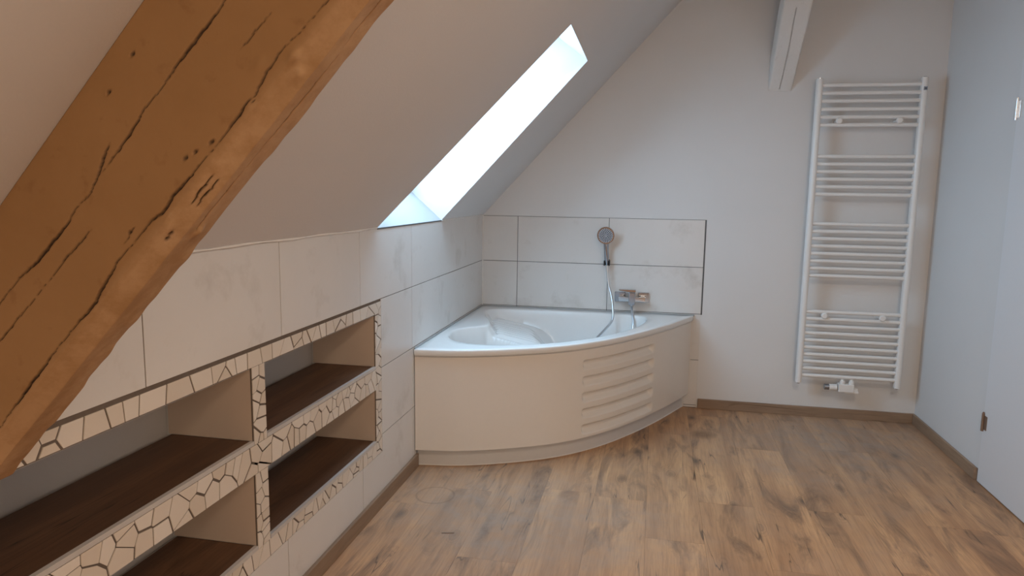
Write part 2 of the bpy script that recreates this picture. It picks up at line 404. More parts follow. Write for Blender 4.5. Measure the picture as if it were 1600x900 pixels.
gr.box(*gx, YF, -3.65, 0, ZT); gr.box(*gx, -1.853, 0.0, 0, ZT); gr.box(*gx, -3.65, -1.853, 0, 0.307); gr.box(*gx, -3.65, -1.853, 0.855, ZT)
gr.box(*gx, -3.65, -1.853, 0.531, 0.623); gr.box(*gx, -2.772, -2.702, 0.307, 0.855)
gr.build('grout_bed', mat_grout, wall_left)
MY0, MY1, MZ0, MZ1 = -3.71, -1.790, 0.240, 0.912          # mosaic field
cols = [0.0, -1.3996] + [-1.3996 - 0.6 * i for i in range(1, 11)]
rows = [ZT - 0.3 * i for i in range(5)] + [0.0]
def rect_tile(y0, y1, z0, z1): tile_yz(y0, y1, z0, z1, wall_left)
def poly_tile(poly):
    g = 0.0012
    b = MB(); b.prism(poly, lambda p: (-0.0035, p[0], p[1]), lambda p: (0.0, p[0], p[1])); b.build('tile', mat_tile, wall_left)
for ci in range(len(cols) - 1):
    y1, y0 = cols[ci], max(cols[ci + 1], YF)
    if y1 - y0 < 0.02: continue
    for ri in range(5):
        z1, z0 = rows[ri], rows[ri + 1]
        if z1 - z0 < 0.005: continue
        # cut by the mosaic field
        if z1 <= MZ0 or z0 >= MZ1 - 0.005 or y0 >= MY1 or y1 <= MY0: rect_tile(y0, y1, z0, z1); continue
        g = 0.0012
        if z0 >= MZ0:      # full-height rows beside the field
            if y1 > MY1: rect_tile(MY1, y1, z0, z1)
            if y0 < MY0: rect_tile(y0, MY0, z0, z1)
        else:              # row cut by the bottom edge: L shapes
            if y1 > MY1 and y0 < MY1:
                poly_tile([(y0 + g, z0 + g), (y1 - g, z0 + g), (y1 - g, z1 - g), (MY1 + g, z1 - g), (MY1 + g, MZ0 - g), (y0 + g, MZ0 - g)])
            elif y0 < MY0 < y1:
                poly_tile([(y0 + g, z0 + g), (y1 - g, z0 + g), (y1 - g, MZ0 - g), (MY0 - g, MZ0 - g), (MY0 - g, z1 - g), (y0 + g, z1 - g)])
            else: rect_tile(y0, y1, z0, MZ0)
# broken-tile mosaic pieces
def clip(poly, nx, ny, c):      # keep nx*x+ny*y <= c
    out = []
    for i in range(len(poly)):
        a, b = poly[i], poly[(i + 1) % len(poly)]
        da, db = nx * a[0] + ny * a[1] - c, nx * b[0] + ny * b[1] - c
        if da <= 0: out.append(a)
        if da * db < 0:
            t = da / (da - db); out.append((a[0] + (b[0] - a[0]) * t, a[1] + (b[1] - a[1]) * t))
    return out
def parea(p): return 0.5 * abs(sum(p[i][0] * p[(i + 1) % len(p)][1] - p[(i + 1) % len(p)][0] * p[i][1] for i in range(len(p))))
def mosaic(y0, y1, z0, z1, cell, aspect=1.0):
    cell *= 0.90
    n = max(2, int((y1 - y0) * (z1 - z0) / cell ** 2)); S = []
    for _ in range(n):
        best = None
        for _t in range(4):
            p = (random.uniform(y0, y1), random.uniform(z0, z1))
            d = min([((p[0] - q[0]) / aspect) ** 2 + (p[1] - q[1]) ** 2 for q in S] or [9])
            if best is None or d > best[0]: best = (d, p)
        S.append(best[1])
    e = 0.0008
    for i, s in enumerate(S):
        poly = [(y0 + e, z0 + e), (y1 - e, z0 + e), (y1 - e, z1 - e), (y0 + e, z1 - e)]
        for j, q in enumerate(S):
            if j == i: continue
            dx, dy = q[0] - s[0], q[1] - s[1]; L = math.hypot(dx, dy)
            if L > 0.5: continue
            g = random.Random(min(i, j) * 991 + max(i, j)).uniform(0.0012, 0.0038)
            # a slanted cut instead of the exact bisector makes the shards less regular
            poly = clip(poly, dx / L, dy / L, (dx * (s[0] + q[0]) / 2 + dy * (s[1] + q[1]) / 2) / L - g)
            if len(poly) < 3: break
        if len(poly) < 3 or parea(poly) < 4e-5: continue
        xf = random.uniform(-0.0004, 0.0005)
        MB().prism(poly, lambda p: (-0.0035, p[0], p[1]), lambda p: (xf, p[0], p[1])).build('mosaic_piece', mat_mosaic, wall_left)
mosaic(MY0, -1.853, 0.857, MZ1 - 0.006, 0.054)
mosaic(-1.853, MY1, MZ0, MZ1 - 0.006, 0.040)
mosaic(-3.65, -1.853, 0.532, 0.622, 0.053)
mosaic(MY0, -1.853, MZ0, 0.295, 0.046)
mosaic(-2.771, -2.703, 0.622, 0.857, 0.040)
mosaic(-2.771, -2.703, 0.295, 0.532, 0.040)
mosaic(MY0, -3.65, 0.295, 0.857, 0.05)
mat_jamb = flat('sandy_niche_tile', (0.58, 0.47, 0.38), 0.55, 0, 0.35, 0.04, 9)
for y0, y1, z0, z1 in NIN:
    MB().box(-ND, -0.0066, y1 - 0.0, y1 + 0.0045, z0, z1 + 0.004).build('niche_side', mat_jamb, wall_left)
    MB().box(-ND, -0.0066, y0 - 0.0045, y0, z0, z1 + 0.004).build('niche_side', mat_jamb, wall_left)
# niche shelves
for (y0, y1, z0, z1), lb in zip(NIN, ('dark oak shelf board with metal edge in the upper niche nearest the timber beam',
                                      'dark oak shelf board with metal edge in the upper niche nearest the bathtub',
                                      'dark oak shelf board with metal edge in the lower niche nearest the timber beam',
                                      'dark oak shelf board with metal edge in the lower niche nearest the bathtub')):
    r = tag(empty('niche_shelf', ((-0.14), (y0 + y1) / 2, z0 - 0.012)), lb, 'shelf', 'dark shelf boards in the wall niches')
    bd = bpy.data.objects.new('board', None)
    mb = MB().box(-0.135, 0.127, -(y1 - y0) / 2 + 0.001, (y1 - y0) / 2 - 0.001, 0.0005, 0.011)
    me = mesh('board', mb.v, mb.f); me.materials.append(mat_shelf); o = bpy.data.objects.new('board', me); COL.objects.link(o); o.parent = r
    bpy.data.objects.remove(bd)
    mb = MB().box(0.128, 0.1405, -(y1 - y0) / 2 + 0.001, (y1 - y0) / 2 - 0.001, 0.0003, 0.0125)
    me = mesh('edge_trim', mb.v, mb.f); me.materials.append(mat_alu); o = bpy.data.objects.new('edge_trim', me); COL.objects.link(o); o.parent = r

# ------------------------------------------------------------ big timber beam
YB = -3.637
cr = dict(
 C1=([(0.95, 0.094), (0.80, 0.097), (0.665, 0.098), (0.624, 0.099), (0.569, 0.097), (0.537, 0.098), (0.493, 0.099), (0.461, 0.097), (0.414, 0.102), (0.384, 0.104)], 0.0022),
 C1c=([(0.388, 0.084), (0.358, 0.090), (0.339, 0.099), (0.301, 0.107), (0.268, 0.103), (0.238, 0.106), (0.19, 0.105), (0.137, 0.102), (0.105, 0.096), (0.066, 0.095), (-0.06, 0.097)], 0.0026),
 C1b=([(0.414, 0.102), (0.37, 0.102), (0.33, 0.104)], 0.0014),
 C2=([(0.90, 0.217), (0.766, 0.216), (0.712, 0.213), (0.674, 0.208), (0.635, 0.21), (0.581, 0.223)], 0.0014),
 C2b=([(0.600, 0.214), (0.547, 0.218), (0.491, 0.218), (0.445, 0.216), (0.397, 0.214), (0.367, 0.217), (0.354, 0.212), (0.342, 0.211), (0.307, 0.21), (0.256, 0.208), (0.213, 0.213), (0.176, 0.22), (0.085, 0.217), (0.025, 0.218), (-0.15, 0.222)], 0.0023),
 C4=([(0.27, 0.146), (0.246, 0.142), (0.186, 0.138), (0.129, 0.138), (0.074, 0.135), (-0.06, 0.13)], 0.0012),
 C5=([(0.85, 0.168), (0.722, 0.165), (0.667, 0.161), (0.617, 0.158)], 0.0010),
 C6=([(0.476, 0.242), (0.43, 0.240), (0.401, 0.244)], 0.0016), C7=([(0.467, 0.252), (0.419, 0.249), (0.398, 0.253)], 0.0014),
 C8=([(0.344, 0.193), (0.306, 0.196), (0.275, 0.20)], 0.0010),
 C3=([(0.95, 0.293), (0.80, 0.292), (0.70, 0.290), (0.605, 0.289), (0.52, 0.285), (0.45, 0.281), (0.34, 0.280)], 0.0014))
NU, NS = 430, 200
SF, SC, SU = 0.228, 0.034, 0.062          # girth: front face, rounded edge, underside
s = np.linspace(0, SF + SC + SU, NS); u = np.linspace(0, 1, NU)
def prof(t):
    if t <= SF: return t, 0.0
    q = 0.72
    if t <= SF + SC: return SF + (t - SF) * q, (t - SF) * 0.69
    return SF + SC * q - (t - SF - SC) * 0.05, SC * 0.69 + (t - SF - SC)
pw = np.array([prof(t) for t in s])
Wg = np.repeat(pw[None, :, 0], NU, 0); Dg = np.repeat(pw[None, :, 1], NU, 0); Sg = np.repeat(s[None, :], NU, 0)
Ustart = -M * Wg + 0.0015; Ug = Ustart + (1.90 - Ustart) * (u[:, None] ** 1.15)
crack = np.zeros_like(Ug)
wob = 0.0006 * np.sin(Ug * 90) + 0.0005 * np.sin(Ug * 213 + 1.3) + 0.0003 * np.sin(Ug * 471)
for nm, (pts, hw) in cr.items():
    pts = sorted(pts); pu = np.array([p[0] for p in pts]); ps = np.array([p[1] for p in pts])
    c = np.interp(Ug, pu, ps) + wob; inside = (Ug > pu[0]) & (Ug < pu[-1])
    taper = np.clip(np.minimum(Ug - pu[0], pu[-1] - Ug) / 0.03, 0, 1) * (0.75 + 0.45 * np.sin(Ug * 31 + hw * 900))
    d = np.abs(Sg - c) / np.maximum(hw * 0.82 * taper, 1e-5)
    crack = np.maximum(crack, np.where(inside, np.clip(1.35 - d, 0, 1), 0))
for (hu, hs) in ((0.502, 0.209), (0.473, 0.199), (0.304, 0.195), (0.335, 0.246), (0.346, 0.245), (0.441, 0.037), (0.511, 0.033), (0.455, 0.193)):
    crack = np.maximum(crack, np.clip(1.4 - np.hypot((Ug - hu) / 0.0035, (Sg - hs) / 0.0026), 0, 1))
def vnoise(x, y, seed):          # smooth value noise
    r = np.random.default_rng(seed); T = r.random((64, 64))
    xi, yi = np.floor(x).astype(int), np.floor(y).astype(int); fx, fy = x - xi, y - yi
    fx = fx * fx * (3 - 2 * fx); fy = fy * fy * (3 - 2 * fy)
    g = lambda a, b: T[a % 64, b % 64]
    return (g(xi, yi) * (1 - fx) + g(xi + 1, yi) * fx) * (1 - fy) + (g(xi, yi + 1) * (1 - fx) + g(xi + 1, yi + 1) * fx) * fy
bumpy = (vnoise(Ug * 6, Sg * 16, 1) - .5) * 0.0024 + (vnoise(Ug * 40, Sg * 60, 2) - .5) * 0.0005
edge = np.clip((Sg - SF + 0.02) / 0.03, 0, 1)
rag = edge * ((vnoise(Ug * 13, Sg * 9, 3) - .5) * 0.004) + np.clip((Sg - SF - SC - 0.03) / 0.03, 0, 1) * (vnoise(Ug * 34, Sg * 9, 4) - .5) * 0.004
for (hu, hs, a) in ((0.636, 0.195, .004), (0.68, 0.228, .006), (0.662, 0.247, .005), (0.58, 0.221, .003), (0.352, 0.236, .004), (0.36, 0.29, .006)):
    bumpy += a * np.exp(-(((Ug - hu) / 0.011) ** 2 + ((Sg - hs) / 0.008) ** 2))
nrm_a = np.clip((Sg - SF + 0.003) / 0.006, 0, 1) * math.pi / 4 + np.clip((Sg - SF - SC + 0.003) / 0.006, 0, 1) * math.pi / 4
disp = bumpy + rag - crack * 0.005
fade = np.clip(Sg / 0.01, 0, 1)
Dg2 = Dg - disp * np.cos(nrm_a) * fade; Wg2 = Wg + disp * np.sin(nrm_a) - 0.0
X = 0.6814 * Ug + 0.7317 * Wg2; Z = ZT + 0.001 + 0.7317 * Ug - 0.6814 * Wg2; Y = YB + Dg2
X = np.maximum(X, 0.0008)
verts = np.stack([X, Y, Z], -1).reshape(-1, 3).tolist()
faces = [(i * NS + j, i * NS + j + 1, (i + 1) * NS + j + 1, (i + 1) * NS + j) for i in range(NU - 1) for j in range(NS - 1)]
# back side and ends
nb = len(verts); DB = 0.092
for i in range(NU): verts.append((verts[i * NS][0], YB + DB, verts[i * NS][2]))
for i in range(NU - 1):
    faces.append((i * NS, (i + 1) * NS, nb + i + 1, nb + i)); faces.append((i * NS + NS - 1, nb + i, nb + i + 1, (i + 1) * NS + NS - 1))
faces.append(tuple([nb] + [j for j in range(NS - 1, -1, -1)])); faces.append(tuple([nb + NU - 1] + [(NU - 1) * NS + j for j in range(NS)]))
me = mesh('timber_beam', verts, faces, True)
for nm, arr in (('crack', np.clip(crack * 1.3, 0, 1)), ('wane', np.clip((Sg - SF + 0.012) / 0.02, 0, 1) * (0.65 + 0.35 * vnoise(Ug * 14, Sg * 30, 5)))):
    at = me.attributes.new(nm, 'FLOAT', 'POINT'); data = np.zeros(len(verts), dtype=np.float32); data[:NU * NS] = arr.reshape(-1); at.data.foreach_set('value', data)
beam = tag(link('timber_beam', me, mat_beam), 'large tan-glazed timber beam with long cracks running diagonally under the sloped ceiling', 'beam')

# white brace, from the back wall up towards the room
def brace():
    p0 = np.array([1.831, -0.002, 1.995]); p1 = np.array([1.855, -0.52, 2.64])
    N1, N2 = 140, 44; vs = []; ck = []
    dirv = (p1 - p0) / np.linalg.norm(p1 - p0); up = np.array([0, dirv[2], -dirv[1]])       # front-side normal's perpendicular
    nf = np.array([0, -dirv[2], dirv[1]])                                                       # faces the camera / down
    if nf[1] > 0: nf = -nf
    for i in range(N1):
        t = i / (N1 - 1); c = p0 + (p1 - p0) * t; hw = 0.068 + 0.014 * t
        for j in range(N2):
            q = j / (N2 - 1) * 2 - 1
            cc = 0.02 + (-0.25 - 0.02) * (1 - t) * 0.4 + 0.06 * math.sin(t * 7)
            kk = max(0, 1.3 - abs(q - cc) / 0.035) if 0.02 < t < 0.62 else 0
            rnd = 0.010 * max(0, (abs(q) - 0.86) / 0.14) ** 2
            w_ = (random.random() - .5) * 0.0006
            pnt = c + np.array([q * hw, 0, 0]) + nf * (-rnd - min(kk, 1) * 0.005 + w_ + 0.0015 * math.sin(t * 23 + q * 3))
            vs.append(pnt); ck.append(min(kk, 1) * 0.55)
    fs = [(i * N2 + j, i * N2 + j + 1, (i + 1) * N2 + j + 1, (i + 1) * N2 + j) for i in range(N1 - 1) for j in range(N2 - 1)]
    n0 = len(vs); vs = [np.array([p[0], min(p[1], -0.0015), min(p[2], ZC - 0.001)]) for p in vs]
    for i in range(N1):
        c = p0 + (p1 - p0) * (i / (N1 - 1)); hw = 0.068 + 0.014 * i / (N1 - 1)
        for q in (-1, 1):
            pnt = c + np.array([q * hw, 0, 0]) - nf * 0.13; 
            vs.append(np.array([pnt[0], min(pnt[1], -0.0005), min(pnt[2], ZC - 0.001)])); ck.append(0)
    for i in range(N1 - 1):
        a, b = n0 + 2 * i, n0 + 2 * i + 2
        fs += [(i * N2, (i + 1) * N2, b, a), (i * N2 + N2 - 1, a + 1, b + 1, (i + 1) * N2 + N2 - 1), (a, b, b + 1, a + 1)]
    fs.append(tuple(list(range(N2)) + [n0 + 1, n0])); 
    me = mesh('wooden_brace', vs, fs); bm = bmesh.new(); bm.from_mesh(me); bmesh.ops.recalc_face_normals(bm, faces=bm.faces); bm.to_mesh(me); bm.free()
    me.shade_smooth(); me.set_sharp_from_angle(angle=math.radians(40))
    for nm, arr in (('crack', ck), ('wane', [0.0] * len(vs))):
        at = me.attributes.new(nm, 'FLOAT', 'POINT'); at.data.foreach_set('value', np.array(arr, dtype=np.float32))
    return link('wooden_brace', me, mat_beam2)
tag(brace(), 'white painted wooden brace coming down to the back wall above the radiator', 'beam')

# ------------------------------------------------------------ corner bathtub
tub = tag(empty('corner_bathtub', (0.6, -0.6, 0.0)), 'white corner bathtub with cream curved front panel against the tiled walls', 'bathtub')
ZR = 0.607
front = catmull([(0.003, -1.388), (0.228, -1.347), (0.464, -1.252), (0.70, -1.110), (0.905, -0.905), (1.085, -0.640), (1.235, -0.365), (1.345, -0.130), (1.402, -0.003)], 24)
front = [np.array(p) for p in front]
opening = catmull([(0.064, -0.96), (0.064, -0.87), (0.105, -0.79), (0.185, -0.715), (0.208, -0.640), (0.175, -0.51), (0.110, -0.35), (0.085, -0.21), (0.14, -0.125), (0.35, -0.095), (0.65, -0.09),
                   (0.93, -0.095), (1.06, -0.125), (1.10, -0.24), (1.055, -0.46), (0.95, -0.69), (0.80, -0.90), (0.62, -1.065), (0.43, -1.16), (0.27, -1.185), (0.15, -1.14), (0.085, -1.05)], 14, True)
C = np.array([0.60, -0.62])
NA = 400
def polar(poly, closed=True):
    """radius of a star-shaped polygon about C at NA angles"""
    P = np.array(poly) - C; out = []
    for kx in range(NA):
        a = 2 * math.pi * kx / NA; d = np.array([math.cos(a), math.sin(a)]); best = 0
        A = P; B = np.roll(P, -1, 0); E_ = B - A
        den = d[0] * E_[:, 1] - d[1] * E_[:, 0]; den = np.where(abs(den) < 1e-12, 1e-12, den)
        t = (A[:, 0] * E_[:, 1] - A[:, 1] * E_[:, 0]) / den; w = (A[:, 0] * d[1] - A[:, 1] * d[0]) / den
        ok = (t > 0) & (w >= -1e-9) & (w <= 1 + 1e-9); out.append(t[ok].max() if ok.any() else 0.5)
    return np.array(out)
Rout = polar([(0.003, -0.003)] + [tuple(p) for p in front] )
Rop = polar(opening)
Rop = np.minimum(Rop, Rout - 0.03)
ang = 2 * math.pi * np.arange(NA) / NA
def adiff(a, b): return (a - b + math.pi) % (2 * math.pi) - math.pi
# sector of the ribbed backrest (between the shoulder bump and the back rim)
bc = math.radians(154); wgt = np.clip((math.radians(36) - np.abs(adiff(ang, bc))) / math.radians(9), 0, 1); wgt = wgt * wgt * (3 - 2 * wgt)
rings = []
rings.append((Rout - 0.012, np.full(NA, ZR - 0.031))); rings.append((Rout - 0.004, np.full(NA, ZR - 0.031))); rings.append((Rout - 0.001, np.full(NA, ZR - 0.027))); rings.append((Rout, np.full(NA, ZR - 0.006))); rings.append((Rout - 0.002, np.full(NA, ZR - 0.0015)))
rings.append((Rout - 0.006, np.full(NA, ZR)))
for q in (0.3, 0.6, 0.85): rings.append((Rout * (1 - q) + (Rop + 0.012) * q, np.full(NA, ZR + 0.0)))
rings.append((Rop + 0.012, np.full(NA, ZR - 0.0005))); rings.append((Rop + 0.005, np.full(NA, ZR - 0.003))); rings.append((Rop, np.full(NA, ZR - 0.010)))
NI = 64; DEP = 0.42
for i in range(1, NI + 1):
    sN = i / NI
    steep = 1 - (1 - min(sN / 0.26, 1)) ** 2.2                    # wall falls quickly then flat bottom
    gent = 0.05 * min(sN / 0.04, 1) + 0.26 * min(sN / 0.56, 1); q_ = min(max((sN - 0.54) / 0.26, 0), 1); gent += (1 - 0.31) * q_ * q_ * (3 - 2 * q_)
    f = np.full(NA, steep)
    rel = adiff(ang, bc) / math.radians(36)
    rib = np.maximum(0, np.sin(adiff(ang, bc) / math.radians(4.4) * math.pi)) ** 1.2
    env = wgt * np.clip((sN - 0.06) / 0.05, 0, 1) * np.clip((0.56 - sN) / 0.05, 0, 1)
    z = ZR - 0.010 - (DEP - 0.012) * f 
    rings.append((Rop * (1 - sN * 0.985), z))
vs = []; nrim = len(rings) - NI
def sm(a, lo, hi): t = min(max((a - lo) / (hi - lo), 0), 1); return t * t * (3 - 2 * t)
def backrest(x, y, zb):
    # moulded backrest: rises to the left rim, with cross ribs running away from it
    xl = float(np.interp(y, [-0.78, -0.70, -0.64, -0.51, -0.35, -0.21, -0.12], [0.15, 0.19, 0.208, 0.175, 0.11, 0.085, 0.12]))
    t = max(x - xl, 0)
    m = sm(y, -0.75, -0.69)
    z = ZR - 0.016 - 0.040 * sm(t, 0, 0.05) - 0.22 * t - 0.42 * sm(t, 0.30, 0.62) * 0.75
    yr = y - 0.10 * (x - 0.15) + 0.14
    if -0.545 < yr < 0.0:
        z += 0.016 * math.sin(math.pi * ((-yr / 0.0681) % 1.0)) * sm(t, 0.035, 0.06) * (1 - sm(t, 0.27, 0.33))
    z -= (1 - m) * 0.5
    d = 0.012
    hgt = math.exp(min(max((z - zb) / d, -40), 40))
    return zb + d * math.log(1 + hgt)
for ri, (R_, z_) in enumerate(rings):
    for kx in range(NA):
        x, y, z = C[0] + R_[kx] * math.cos(ang[kx]), C[1] + R_[kx] * math.sin(ang[kx]), z_[kx]
        if ri >= nrim and x < 0.95: z = min(backrest(x, y, z), ZR - 0.010)
        vs.append((x, y, z))
fs = [(r * NA + kx, r * NA + (kx + 1) % NA, (r + 1) * NA + (kx + 1) % NA, (r + 1) * NA + kx) for r in range(len(rings) - 1) for kx in range(NA)]
vs.append((C[0], C[1], ZR - DEP)); last = (len(rings) - 1) * NA
fs += [(last + kx, last + (kx + 1) % NA, len(vs) - 1) for kx in range(NA)]
bas = link('basin', mesh('basin', vs, fs, True), mat_acrylic, tub)
bas.data.set_sharp_from_angle(angle=math.radians(50))
dr = MB().tube([(0.66, -0.66, ZR - DEP + 0.001), (0.66, -0.66, ZR - DEP + 0.006)], [0.034, 0.030], 24).build('drain_cover', mat_chrome, tub, smooth=True)
# front panel: curved sheet with five pressed louvres
def inset(path, d):
    P = np.array(path); T = np.gradient(P, axis=0); T /= np.linalg.norm(T, axis=1)[:, None]; Nn = np.stack([T[:, 1], -T[:, 0]], 1)   # outwards
    Q = P - Nn * d; Q[0, 0] = P[0, 0]; Q[-1, 1] = P[-1, 1]; return Q, Nn
def resample(P, n):
    P = np.array(P); L = np.r_[0, np.cumsum(np.linalg.norm(np.diff(P, axis=0), axis=1))]; t = np.linspace(0, L[-1], n)
    return np.stack([np.interp(t, L, P[:, 0]), np.interp(t, L, P[:, 1])], 1)
fine = resample(front, 320); pan, Nn = inset(fine, 0.016)
if Nn[160] @ np.array([1, -1]) < 0: Nn = -Nn; pan = fine - Nn * 0.005; pan[:, 0] = np.maximum(pan[:, 0], 0.003); pan[:, 1] = np.minimum(pan[:, 1], -0.003)
NZ = 150; zz = np.linspace(0.090, 0.572, NZ); vs = []; xs = pan[:, 0]
for zi in zz:
    for j in range(320):
        d = 0.0
        if zi > 0.562: d -= 0.010 * (1 - math.sqrt(max(0, 1 - ((zi - 0.562) / 0.0101) ** 2)))
        ex = np.clip((xs[j] - 0.792) / 0.018, 0, 1) * np.clip((1.158 - xs[j]) / 0.016, 0, 1); ex = ex * ex * (3 - 2 * ex)
        if ex > 0:
            for g_ in range(5):
                zt = 0.512 - 0.0875 * g_; q = (zt - zi) / 0.054
                if 0 < q < 1:     # turns in at the top, comes back out over a ledge at the bottom
                    d = -0.025 * ex * math.sin(math.pi * q ** 0.85)
        vs.append((max(pan[j, 0] + Nn[j, 0] * d, 0.003), min(pan[j, 1] + Nn[j, 1] * d, -0.003), zi))
fs = [(a * 320 + j, a * 320 + j + 1, (a + 1) * 320 + j + 1, (a + 1) * 320 + j) for a in range(NZ - 1) for j in range(319)]
n0 = len(vs)
ins2 = pan - Nn * 0.004; ins2[0, 0] = 0.003; ins2[-1, 1] = -0.003
for zi in (0.090, 0.572):
    for j in range(320): vs.append((max(ins2[j, 0] - Nn[j, 0] * 0.02, 0.003), min(ins2[j, 1] - Nn[j, 1] * 0.02, -0.003), zi))
for j in range(319):
    fs.append((j, n0 + j, n0 + j + 1, j + 1)); a = (NZ - 1) * 320; fs.append((a + j, a + j + 1, n0 + 320 + j + 1, n0 + 320 + j)); fs.append((n0 + j, n0 + 320 + j, n0 + 320 + j + 1, n0 + j + 1))
po = link('front_panel', mesh('front_panel', vs, fs, True), mat_panel, tub); po.data.set_sharp_from_angle(angle=math.radians(45))
po['label'] = 'curved cream front panel with five pressed louvres'
def strip(path, d0, d1, z0, z1, name, mat, sm=True):
    A = path - Nn * d0; B = path - Nn * d1
    for q in (A, B): q[:, 0] = np.maximum(q[:, 0], 0.003); q[:, 1] = np.minimum(q[:, 1], -0.003)
    vs = [(p[0], p[1], z) for z in (z0, z1) for q in (A, B) for p in q]; n = len(path)
    fs = []
    for j in range(n - 1):
        fs += [(j, j + 1, 2 * n + j + 1, 2 * n + j), (n + j, 3 * n + j, 3 * n + j + 1, n + j + 1), (2 * n + j, 2 * n + j + 1, 3 * n + j + 1, 3 * n + j), (j, n + j, n + j + 1, j + 1)]
    m = mesh(name, vs, fs, True); m.set_sharp_from_angle(angle=math.radians(40)); return link(name, m, mat, tub)
strip(fine, 0.050, 0.060, 0.0, 0.095, 'plinth', mat_plinth)
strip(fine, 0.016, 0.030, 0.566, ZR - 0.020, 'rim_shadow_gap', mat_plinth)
sl = fine - Nn * 0.050; sl[:, 0] = np.maximum(sl[:, 0], 0.006); sl[:, 1] = np.minimum(sl[:, 1], -0.006)
MB().tube([(p[0], p[1], 0.002) for p in sl[::4]], 0.0035, 6).build('silicone_bead', mat_wseal, tub, smooth=True)
MB().tube([(0.005, -1.375, ZR + 0.001), (0.005, -0.7, ZR + 0.001), (0.005, -0.005, ZR + 0.001)], 0.0045, 6).build('silicone_joint', mat_seal, tub)
MB().tube([(0.005, -0.005, ZR + 0.001), (0.7, -0.005, ZR + 0.001), (1.40, -0.005, ZR + 0.001)], 0.0045, 6).build('silicone_joint', mat_seal, tub)

# ------------------------------------------------------------ hand shower, holder, hose, mixer
hs = tag(empty('hand_shower', (0.835, -0.05, 0.93)), 'chrome hand shower with round speckled head hanging above the tub', 'shower')
ax = Vector((-0.05, -0.985, -0.12)).normalized()                     # spray direction
hc = Vector((0.826, -0.075, 1.108))
b = MB()
prof_h = [(-0.030, 0.004), (-0.028, 0.020), (-0.022, 0.036), (-0.012, 0.049), (0.0, 0.0555), (0.006, 0.0565), (0.010, 0.054)]
uu = ax.orthogonal().normalized(); ww = ax.cross(uu); n = 40; vv = []
for a_, r_ in prof_h:
    for q in range(n): t = 2 * math.pi * q / n; vv.append(hc + ax * a_ + (uu * math.cos(t) + ww * math.sin(t)) * r_)
b.add(vv, [(i * n + q, i * n + (q + 1) % n, (i + 1) * n + (q + 1) % n, (i + 1) * n + q) for i in range(len(prof_h) - 1) for q in range(n)] + [tuple(range(n)), tuple(range((len(prof_h) - 1) * n, len(prof_h) * n))])
b.build('head', mat_chrome, hs, smooth=True)
MB().tube([hc + ax * 0.0085, hc + ax * 0.0125], [0.0460, 0.0445], 36).build('spray_face', mat_face, hs, smooth=True)
nz = MB()
for rr, cnt in ((0.0, 1), (0.009, 6), (0.018, 11), (0.027, 17), (0.036, 22), (0.0435, 26)):
    for q in range(cnt):
        t = 2 * math.pi * q / cnt + rr * 50; p_ = hc + ax * 0.012 + (uu * math.cos(t) + ww * math.sin(t)) * rr
        nz.tube([p_, p_ + ax * 0.003], [0.0031, 0.0024], 6)
tag(nz.build('nozzles', mat_nozzle, hs), kind='stuff')
MB().tube([(0.827, -0.050, 1.085), (0.828, -0.056, 1.062), (0.829, -0.060, 1.045), (0.830, -0.060, 1.02), (0.8325, -0.055, 0.97), (0.835, -0.049, 0.935), (0.836, -0.047, 0.915)],
          [0.026, 0.020, 0.0165, 0.0155, 0.0150, 0.0135, 0.0105], 20).build('handle', mat_dchrome, hs, smooth=True)
ho = tag(empty('shower_holder', (0.8355, -0.004, 0.93)), 'small black forked wall holder carrying the hand shower', 'holder')
b = MB(); b.tube([(0.8355, -0.0005, 0.935), (0.8355, -0.010, 0.935)], 0.019, 20); b.build('rosette', mat_chrome, ho, smooth=True)
MB().box(0.829, 0.842, -0.034, -0.010, 0.925, 0.943).build('arm', mat_dchrome, ho, bevel=0.002)
b = MB()
for sx_ in (-1, 1): b.box(0.8355 + sx_ * 0.0155 - 0.0045, 0.8355 + sx_ * 0.0155 + 0.0045, -0.064, -0.022, 0.912, 0.945)
b.box(0.8275, 0.8435, -0.034, -0.024, 0.913, 0.944)
b.build('fork', mat_black, ho, bevel=0.003)
hp = catmull([(0.836, -0.047, 0.918), (0.840, -0.050, 0.883), (0.853, -0.065, 0.790), (0.873, -0.090, 0.724), (0.887, -0.125, 0.656), (0.889, -0.165, 0.580), (0.847, -0.21, 0.525), (0.787, -0.28, 0.462),
              (0.735, -0.36, 0.37), (0.73, -0.45, 0.235), (0.80, -0.52, 0.202), (0.92, -0.47, 0.215), (0.985, -0.36, 0.30), (1.005, -0.27, 0.39), (1.014, -0.18, 0.487), (1.020, -0.14, 0.562), (1.011, -0.100, 0.618), (1.004, -0.066, 0.650), (1.003, -0.058, 0.664)], 10)
hose = MB()
hr = [0.0068 + 0.0006 * (i % 2) for i in range(len(hp))]
hose.tube(hp, hr, 12)
tag(hose.build('shower_hose', mat_hose, smooth=True), 'silver shower hose looping from the mixer through the tub to the hand shower', 'hose')
mx_ = tag(empty('bath_mixer', (1.003, -0.004, 0.705)), 'square chrome wall-mounted bath mixer tap right of the hand shower', 'tap')
for x_ in (0.925, 1.076): MB().box(x_ - 0.034, x_ + 0.034, -0.016, -0.0005, 0.677, 0.741).build('rosette', mat_dchrome, mx_, bevel=0.002)
for x_ in (0.933, 1.068): MB().box(x_ - 0.013, x_ + 0.013, -0.045, -0.016, 0.692, 0.720).build('connector', mat_chrome, mx_, bevel=0.002)
MB().box(0.918, 1.090, -0.074, -0.042, 0.688, 0.718).build('body', mat_chrome, mx_, bevel=0.003)
MB().box(0.983, 1.024, -0.086, -0.036, 0.668, 0.748).build('cartridge_block', mat_dchrome, mx_, bevel=0.004)
